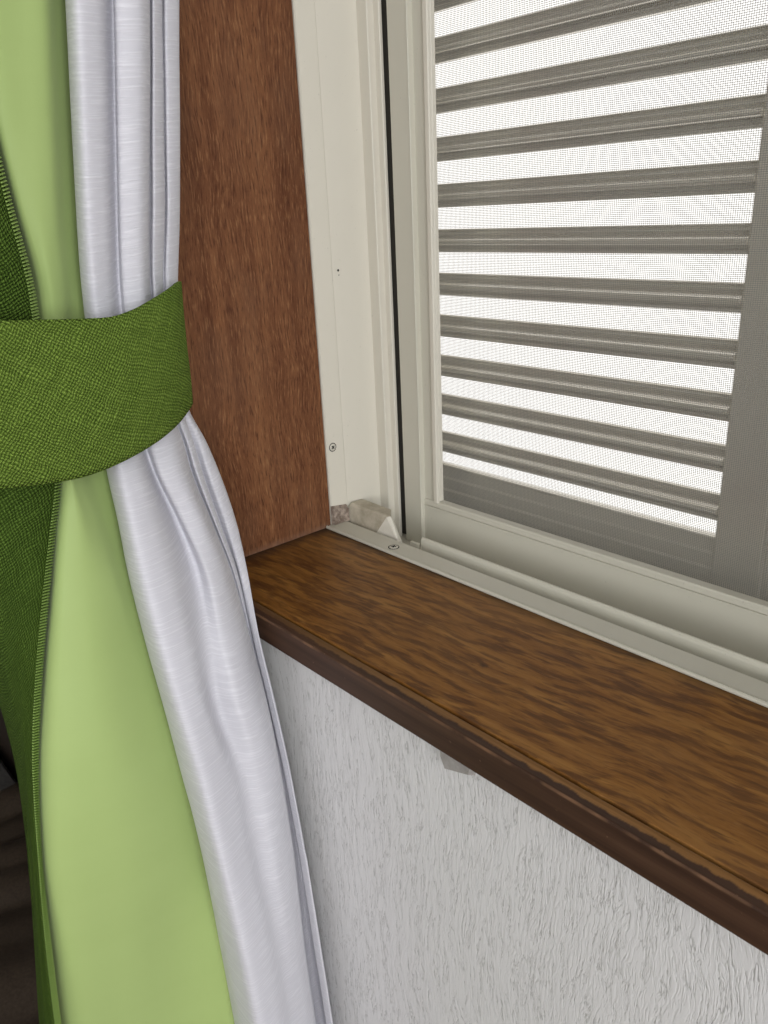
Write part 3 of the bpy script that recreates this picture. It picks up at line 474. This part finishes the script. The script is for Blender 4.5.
BURLAP = [[[0.045,-0.2282,0.7125],[0.066,-0.2336,0.7101],[0.072,-0.2375,0.7093],[0.074,-0.2468,0.7084],[0.07,-0.2585,0.7081],[0.05,-0.275,0.709],[-0.02,-0.2685,0.7166]],[[0.045,-0.2298,0.5125],[0.066,-0.2337,0.5101],[0.072,-0.2377,0.5093],[0.074,-0.2473,0.5084],[0.07,-0.2594,0.5081],[0.05,-0.2766,0.509],[-0.02,-0.2703,0.5166]],[[0.045,-0.2307,0.4025],[0.066,-0.2338,0.4001],[0.072,-0.2378,0.3993],[0.074,-0.2476,0.3984],[0.07,-0.2599,0.3981],[0.05,-0.2775,0.399],[-0.02,-0.2713,0.4066]],[[0.045,-0.2311,0.3544],[0.066,-0.2339,0.3497],[0.072,-0.2378,0.348],[0.074,-0.2477,0.3463],[0.07,-0.2601,0.3456],[0.05,-0.2779,0.3475],[-0.02,-0.2717,0.3626]],[[0.045,-0.2316,0.3445],[0.066,-0.2339,0.3403],[0.072,-0.2379,0.3387],[0.074,-0.2478,0.3373],[0.07,-0.2604,0.3366],[0.05,-0.2784,0.3384],[-0.02,-0.2723,0.3523]],[[0.045,-0.2292,0.3035],[0.066,-0.2319,0.3009],[0.072,-0.236,0.3001],[0.074,-0.2464,0.2994],[0.07,-0.2616,0.2991],[0.05,-0.2804,0.3006],[-0.02,-0.2771,0.3089]],[[0.044,-0.2268,0.2587],[0.064,-0.229,0.258],[0.07,-0.2333,0.2579],[0.072,-0.2442,0.2581],[0.068,-0.2623,0.2587],[0.048,-0.2822,0.26],[-0.02,-0.28,0.2625]],[[0.042,-0.2233,0.2144],[0.058,-0.2241,0.2151],[0.063,-0.2282,0.2157],[0.065,-0.2417,0.2171],[0.062,-0.2633,0.219],[0.044,-0.2827,0.2201],[-0.02,-0.2819,0.2176]],[[0.04,-0.2243,0.1883],[0.052,-0.2231,0.1891],[0.056,-0.2274,0.19],[0.058,-0.2423,0.1922],[0.055,-0.2632,0.1948],[0.038,-0.2806,0.1957],[-0.02,-0.2835,0.1913]],[[0.042,-0.2273,0.1332],[0.056,-0.2265,0.1355],[0.06,-0.2309,0.1372],[0.061,-0.2464,0.1409],[0.057,-0.2691,0.1452],[0.038,-0.2867,0.1457],[-0.02,-0.2869,0.1354]],[[0.045,-0.2316,0.1112],[0.062,-0.2314,0.1149],[0.068,-0.2367,0.1176],[0.069,-0.2505,0.1214],[0.062,-0.2701,0.125],[0.04,-0.2874,0.1246],[-0.02,-0.2864,0.1112]],[[0.046,-0.2402,0.0836],[0.066,-0.2409,0.0892],[0.072,-0.2458,0.0924],[0.072,-0.2567,0.0958],[0.065,-0.2717,0.0985],[0.042,-0.2855,0.0964],[-0.02,-0.2816,0.0783]],[[0.048,-0.2493,0.0558],[0.07,-0.2502,0.0634],[0.075,-0.2547,0.0667],[0.073,-0.264,0.0694],[0.065,-0.2737,0.0702],[0.044,-0.2836,0.0668],[-0.02,-0.2782,0.0437]],[[0.051,-0.2635,0.0103],[0.073,-0.2638,0.0198],[0.077,-0.2678,0.0233],[0.074,-0.2735,0.0246],[0.066,-0.2786,0.0234],[0.05,-0.2816,0.018],[-0.01,-0.2752,-0.0105]],[[0.055,-0.2798,-0.0491],[0.076,-0.2789,-0.0379],[0.079,-0.2823,-0.0343],[0.077,-0.2839,-0.0345],[0.07,-0.2844,-0.0381],[0.058,-0.2838,-0.0452],[0.0,-0.2754,-0.0824]],[[0.06,-0.2922,-0.1134],[0.078,-0.2904,-0.1019],[0.081,-0.293,-0.098],[0.08,-0.2938,-0.0981],[0.074,-0.2937,-0.1024],[0.064,-0.2927,-0.1102],[0.01,-0.2844,-0.1542]],[[0.062,-0.2997,-0.1714],[0.078,-0.2966,-0.1605],[0.08,-0.3001,-0.156],[0.079,-0.3015,-0.1557],[0.073,-0.3018,-0.1605],[0.064,-0.3013,-0.1683],[0.01,-0.2936,-0.22]],[[0.062,-0.309,-0.2572],[0.078,-0.3043,-0.2454],[0.079,-0.3093,-0.2394],[0.078,-0.3118,-0.238],[0.072,-0.3126,-0.2434],[0.064,-0.3129,-0.2514],[0.01,-0.3059,-0.314]],[[0.062,-0.309,-0.563],[0.078,-0.3043,-0.5551],[0.079,-0.3093,-0.551],[0.078,-0.3118,-0.55],[0.072,-0.3126,-0.5537],[0.064,-0.3129,-0.5591],[0.01,-0.3059,-0.6013]],[[0.062,-0.309,-0.771],[0.078,-0.3043,-0.7669],[0.079,-0.3093,-0.7648],[0.078,-0.3118,-0.7643],[0.072,-0.3126,-0.7662],[0.064,-0.3129,-0.769],[0.01,-0.3059,-0.7907]],[[0.062,-0.309,-0.885],[0.078,-0.3043,-0.885],[0.079,-0.3093,-0.885],[0.078,-0.3118,-0.885],[0.072,-0.3126,-0.885],[0.064,-0.3129,-0.885],[0.01,-0.3059,-0.885]]]
TIE = [[[-0.04,-0.2467,0.2091],[-0.015,-0.3067,0.2091],[0.06,-0.3067,0.2091],[0.083,-0.2756,0.2073],[0.088,-0.2515,0.2049],[0.089,-0.2331,0.2033],[0.09,-0.212,0.2014],[0.0895,-0.1977,0.2007],[0.0885,-0.1843,0.2029],[0.086,-0.1703,0.2072],[0.081,-0.157,0.2112],[0.07,-0.1456,0.2128],[0.048,-0.1416,0.2088],[0.015,-0.1416,0.2128],[-0.02,-0.1656,0.2128],[-0.04,-0.2467,0.2091]],[[-0.0369,-0.2519,0.1902],[-0.0119,-0.3119,0.1902],[0.0631,-0.3119,0.1902],[0.0861,-0.2806,0.1888],[0.0911,-0.2564,0.1863],[0.0921,-0.2375,0.1844],[0.0931,-0.2169,0.1826],[0.0926,-0.2023,0.1825],[0.0916,-0.1885,0.1849],[0.0891,-0.1742,0.1892],[0.0836,-0.1591,0.195],[0.0726,-0.148,0.1963],[0.0506,-0.144,0.1923],[0.0176,-0.144,0.1963],[-0.0174,-0.168,0.1963],[-0.0369,-0.2519,0.1902]],[[-0.035,-0.257,0.171],[-0.01,-0.317,0.171],[0.065,-0.317,0.171],[0.088,-0.2854,0.1699],[0.093,-0.261,0.1672],[0.094,-0.2415,0.1651],[0.095,-0.2213,0.1635],[0.0945,-0.2065,0.1638],[0.0935,-0.1922,0.1665],[0.091,-0.1776,0.1708],[0.085,-0.1611,0.1768],[0.074,-0.1495,0.1781],[0.052,-0.1455,0.1741],[0.019,-0.1455,0.1781],[-0.016,-0.1695,0.1781],[-0.035,-0.257,0.171]],[[-0.0349,-0.2619,0.1511],[-0.0099,-0.3219,0.1511],[0.0651,-0.3219,0.1511],[0.0881,-0.2899,0.1502],[0.0931,-0.2653,0.1474],[0.0941,-0.2451,0.145],[0.0951,-0.2252,0.1436],[0.0946,-0.2099,0.1445],[0.0936,-0.1952,0.1474],[0.0911,-0.1801,0.1517],[0.0846,-0.1627,0.1568],[0.0736,-0.1496,0.159],[0.0516,-0.1456,0.155],[0.0186,-0.1456,0.159],[-0.0164,-0.1696,0.159],[-0.0349,-0.2619,0.1511]],[[-0.036,-0.2669,0.1304],[-0.011,-0.3269,0.1304],[0.064,-0.3269,0.1304],[0.087,-0.2942,0.1298],[0.092,-0.2692,0.1267],[0.093,-0.2483,0.124],[0.094,-0.2287,0.1229],[0.0935,-0.213,0.1244],[0.0925,-0.1977,0.1275],[0.09,-0.1821,0.1317],[0.083,-0.1652,0.1371],[0.072,-0.1496,0.1439],[0.05,-0.1456,0.1399],[0.017,-0.1456,0.1439],[-0.018,-0.1696,0.1439],[-0.036,-0.2669,0.1304]]]


def cr(p0, p1, p2, p3, t):
    # Hermite segment with chord-length (non-uniform) tangents, so close control points do not overshoot
    l0, l1, l2 = max((p1 - p0).length, 1e-5), max((p2 - p1).length, 1e-5), max((p3 - p2).length, 1e-5)
    d = (p2 - p1) / l1
    m1 = ((p1 - p0) / l0 * l1 + d * l0) / (l0 + l1) * l1 if p0 != p1 else p2 - p1
    m2 = (d * l2 + (p3 - p2) / l2 * l1) / (l1 + l2) * l1 if p2 != p3 else p2 - p1
    m1 *= 0.9; m2 *= 0.9
    t2, t3 = t * t, t * t * t
    return p1 * (2 * t3 - 3 * t2 + 1) + m1 * (t3 - 2 * t2 + t) + p2 * (-2 * t3 + 3 * t2) + m2 * (t3 - t2)
def refine(row, n):
    out = []
    for i in range(len(row) - 1):
        p0 = row[max(i - 1, 0)]; p1 = row[i]; p2 = row[i + 1]; p3 = row[min(i + 2, len(row) - 1)]
        for k in range(n): out.append(cr(p0, p1, p2, p3, k / n))
    out.append(row[-1]); return out
def net(ctrl, nu, nv):
    G = [[Vector(p) for p in r] for r in ctrl]
    G = [refine(r, nu) for r in G]
    cols = [refine([G[r][c] for r in range(len(G))], nv) for c in range(len(G[0]))]
    return [[cols[c][r] for c in range(len(cols))] for r in range(len(cols[0]))]
def cloth(name, ctrl, nu, nv, mat, parent=None, thick=0.0008, ref=None, wob=0.0, side=-1.0):
    R = net(ctrl, nu, nv); nr, nc = len(R), len(R[0])
    if wob:
        for r in R:
            for p in r:
                p.x += wob * (math.sin(p.y * 160 + p.z * 31) * math.sin(p.z * 47 + 1.3) + 0.6 * math.sin(p.z * 93 + p.y * 60))
    ref = nr // 2 if ref is None else ref
    # texture coordinates in metres: u = length along a reference row, v = mean length down the columns
    U = [0.0]
    for c in range(1, nc): U.append(U[-1] + (R[ref][c] - R[ref][c - 1]).length)
    Vv = [[0.0] * nc for _ in range(nr)]
    for c in range(nc):
        for r in range(1, nr): Vv[r][c] = Vv[r - 1][c] + (R[r][c] - R[r - 1][c]).length
    verts = [tuple(p) for r in R for p in r]
    faces = [(r * nc + c, (r + 1) * nc + c, (r + 1) * nc + c + 1, r * nc + c + 1) for r in range(nr - 1) for c in range(nc - 1)]
    me = bpy.data.meshes.new(name); me.from_pydata(verts, [], faces)
    uv = me.uv_layers.new(name='UVMap')
    for poly in me.polygons:
        for li in poly.loop_indices:
            vi = me.loops[li].vertex_index; r, c = divmod(vi, nc)
            uv.data[li].uv = (U[c], -Vv[r][c])
    o = link(name, me, mat, parent, smooth=True)
    md = o.modifiers.new('thickness', 'SOLIDIFY'); md.thickness = thick; md.offset = side
    return o, R

sh, _ = cloth('sheer_curtain', SHEER, 6, 6, M_sheer, None, 0.0006, wob=0.00015)
props(sh, 'white satin slub curtain gathered in folds beside the window', 'curtain')
gd = props(empty('lined_curtain', (0.06, -0.25, ZF + 0.01)), 'coarse green curtain with smooth lime green lining, tied back', 'curtain')
lo, _ = cloth('lining', LIME, 6, 6, M_lime, gd, 0.0006, wob=0.0002, side=1.0); lo['label'] = 'smooth lime green lining'
bo, BR = cloth('face_panel', BURLAP, 6, 6, M_burlap, gd, 0.0014, side=1.0); bo['label'] = 'coarse dark green woven face panel'
# overlock stitches along the panel's edge
def stitches(R, col):
    pts = [r[col] for r in R]; ins = [r[col + 9] for r in R]
    V, F = [], []; acc = 0.0; step = 0.0017
    for i in range(len(pts) - 1):
        seg = (pts[i + 1] - pts[i]).length; pos = 0.0
        while acc + (seg - pos) >= step:
            pos += step - acc; acc = 0.0
            t = pos / seg; p = pts[i].lerp(pts[i + 1], t); q = ins[i].lerp(ins[i + 1], t)
            d = (q - p); d = d.normalized() if d.length > 1e-6 else Vector((0, -1, 0))
            dn = (pts[i + 1] - pts[i]).normalized(); nrm = d.cross(dn).normalized()
            if nrm.x < 0: nrm = -nrm
            a = p - d * 0.0006 + nrm * 0.0012; b = p + d * 0.0052 + nrm * 0.0022 + dn * 0.0009
            s = len(V); w = dn * 0.00042; h = nrm * 0.0005
            for e in (a, b): V.extend([tuple(e - w - h), tuple(e + w - h), tuple(e + w * 0.5 + h), tuple(e - w * 0.5 + h)])
            F.extend([(s, s + 1, s + 2, s + 3), (s + 7, s + 6, s + 5, s + 4)] + [(s + k, s + 4 + k, s + 4 + (k + 1) % 4, s + (k + 1) % 4) for k in range(4)])
        acc += seg - pos
    me = bpy.data.meshes.new('edge_stitching'); me.from_pydata(V, [], F); return me
so = link('edge_stitching', stitches(BR, 6), M_stitch, bo); props(so, 'pale green overlock stitching', kind='stuff')
tb, _ = cloth('curtain_tieback', TIE, 8, 6, M_tie, None, 0.0022, ref=12)
props(tb, 'wide coarse green fabric tieback band around the curtains', 'tieback')

# ------------------------------------------------------------------ bed in the dark corner behind the curtain
bed = props(empty('bed', (-0.55, -1.1, ZF)), 'dark bed standing in the corner behind the curtain', 'bed')
box('bed_base', (-1.05, -0.06, -2.10, -0.16, ZF + 0.06, ZF + 0.24), M_bed, bed, bev=0.01)
box('mattress', (-1.04, -0.07, -2.08, -0.165, ZF + 0.24, ZF + 0.415), M_sheet, bed, bev=0.03)
box('headboard', (-1.05, -0.06, -0.158, -0.128, ZF + 0.06, ZF + 0.62), M_bed, bed, bev=0.008)
for x in (-1.0, -0.11):
    for y in (-2.05, -0.21): box('leg', (x - 0.025, x + 0.025, y - 0.025, y + 0.025, ZF, ZF + 0.06), M_bed, bed)
def blanket():
    V, F = [], []; nx, ny = 70, 120
    for j in range(ny + 1):
        for i in range(nx + 1):
            u, v = i / nx, j / ny
            x = -0.50 + u * 0.47; y = -0.175 - v * 1.88
            z = ZF + 0.432 + 0.006 * math.sin(x * 41 + 2.2 * math.sin(y * 11) + y * 6) + 0.004 * math.sin(x * 93 - y * 24 + 2 * math.sin(x * 17)) + 0.003 * math.sin(y * 50 + x * 31)
            if u < 0.05: z -= (0.05 - u) * 0.12
            if u > 0.92: k = (u - 0.92) / 0.08; x = -0.0676 + 0.012 * math.sin(min(1, k) * 1.57) + 0.004; z -= 0.30 * k * k
            V.append((x, y, z))
    for j in range(ny):
        for i in range(nx):
            a = j * (nx + 1) + i; F.append((a, a + 1, a + nx + 2, a + nx + 1))
    me = bpy.data.meshes.new('blanket'); me.from_pydata(V, [], F)
    o = link('blanket', me, M_blanket, None, True)
    md = o.modifiers.new('thickness', 'SOLIDIFY'); md.thickness = 0.012; md.offset = -1
    return o
props(blanket(), 'rumpled dark brown blanket seen past the curtain', 'blanket')
def cushion(name, c, s, rot):
    bm = bmesh.new(); bmesh.ops.create_cube(bm, size=2.0); bmesh.ops.subdivide_edges(bm, edges=bm.edges, cuts=9, use_grid_fill=True)
    for v in bm.verts:
        x, y, z = v.co
        puff = (1 - abs(x) ** 3) * (1 - abs(y) ** 3)
        v.co = Vector((x * s[0] * (1 - 0.06 * (1 - y * y)), y * s[1] * (1 - 0.06 * (1 - x * x)), z * s[2] * (0.12 + 0.88 * max(puff, 0) ** 0.6)))
    bm.transform(Matrix.Translation(c) @ Matrix.Rotation(rot, 4, 'Y'))
    return bm_obj(name, bm, M_cushion, None, True)
props(cushion('cushion', (-0.83, -0.42, ZF + 0.62), (0.20, 0.24, 0.07), math.radians(-62)), 'charcoal cushion propped up on the bed behind the curtain', 'cushion')
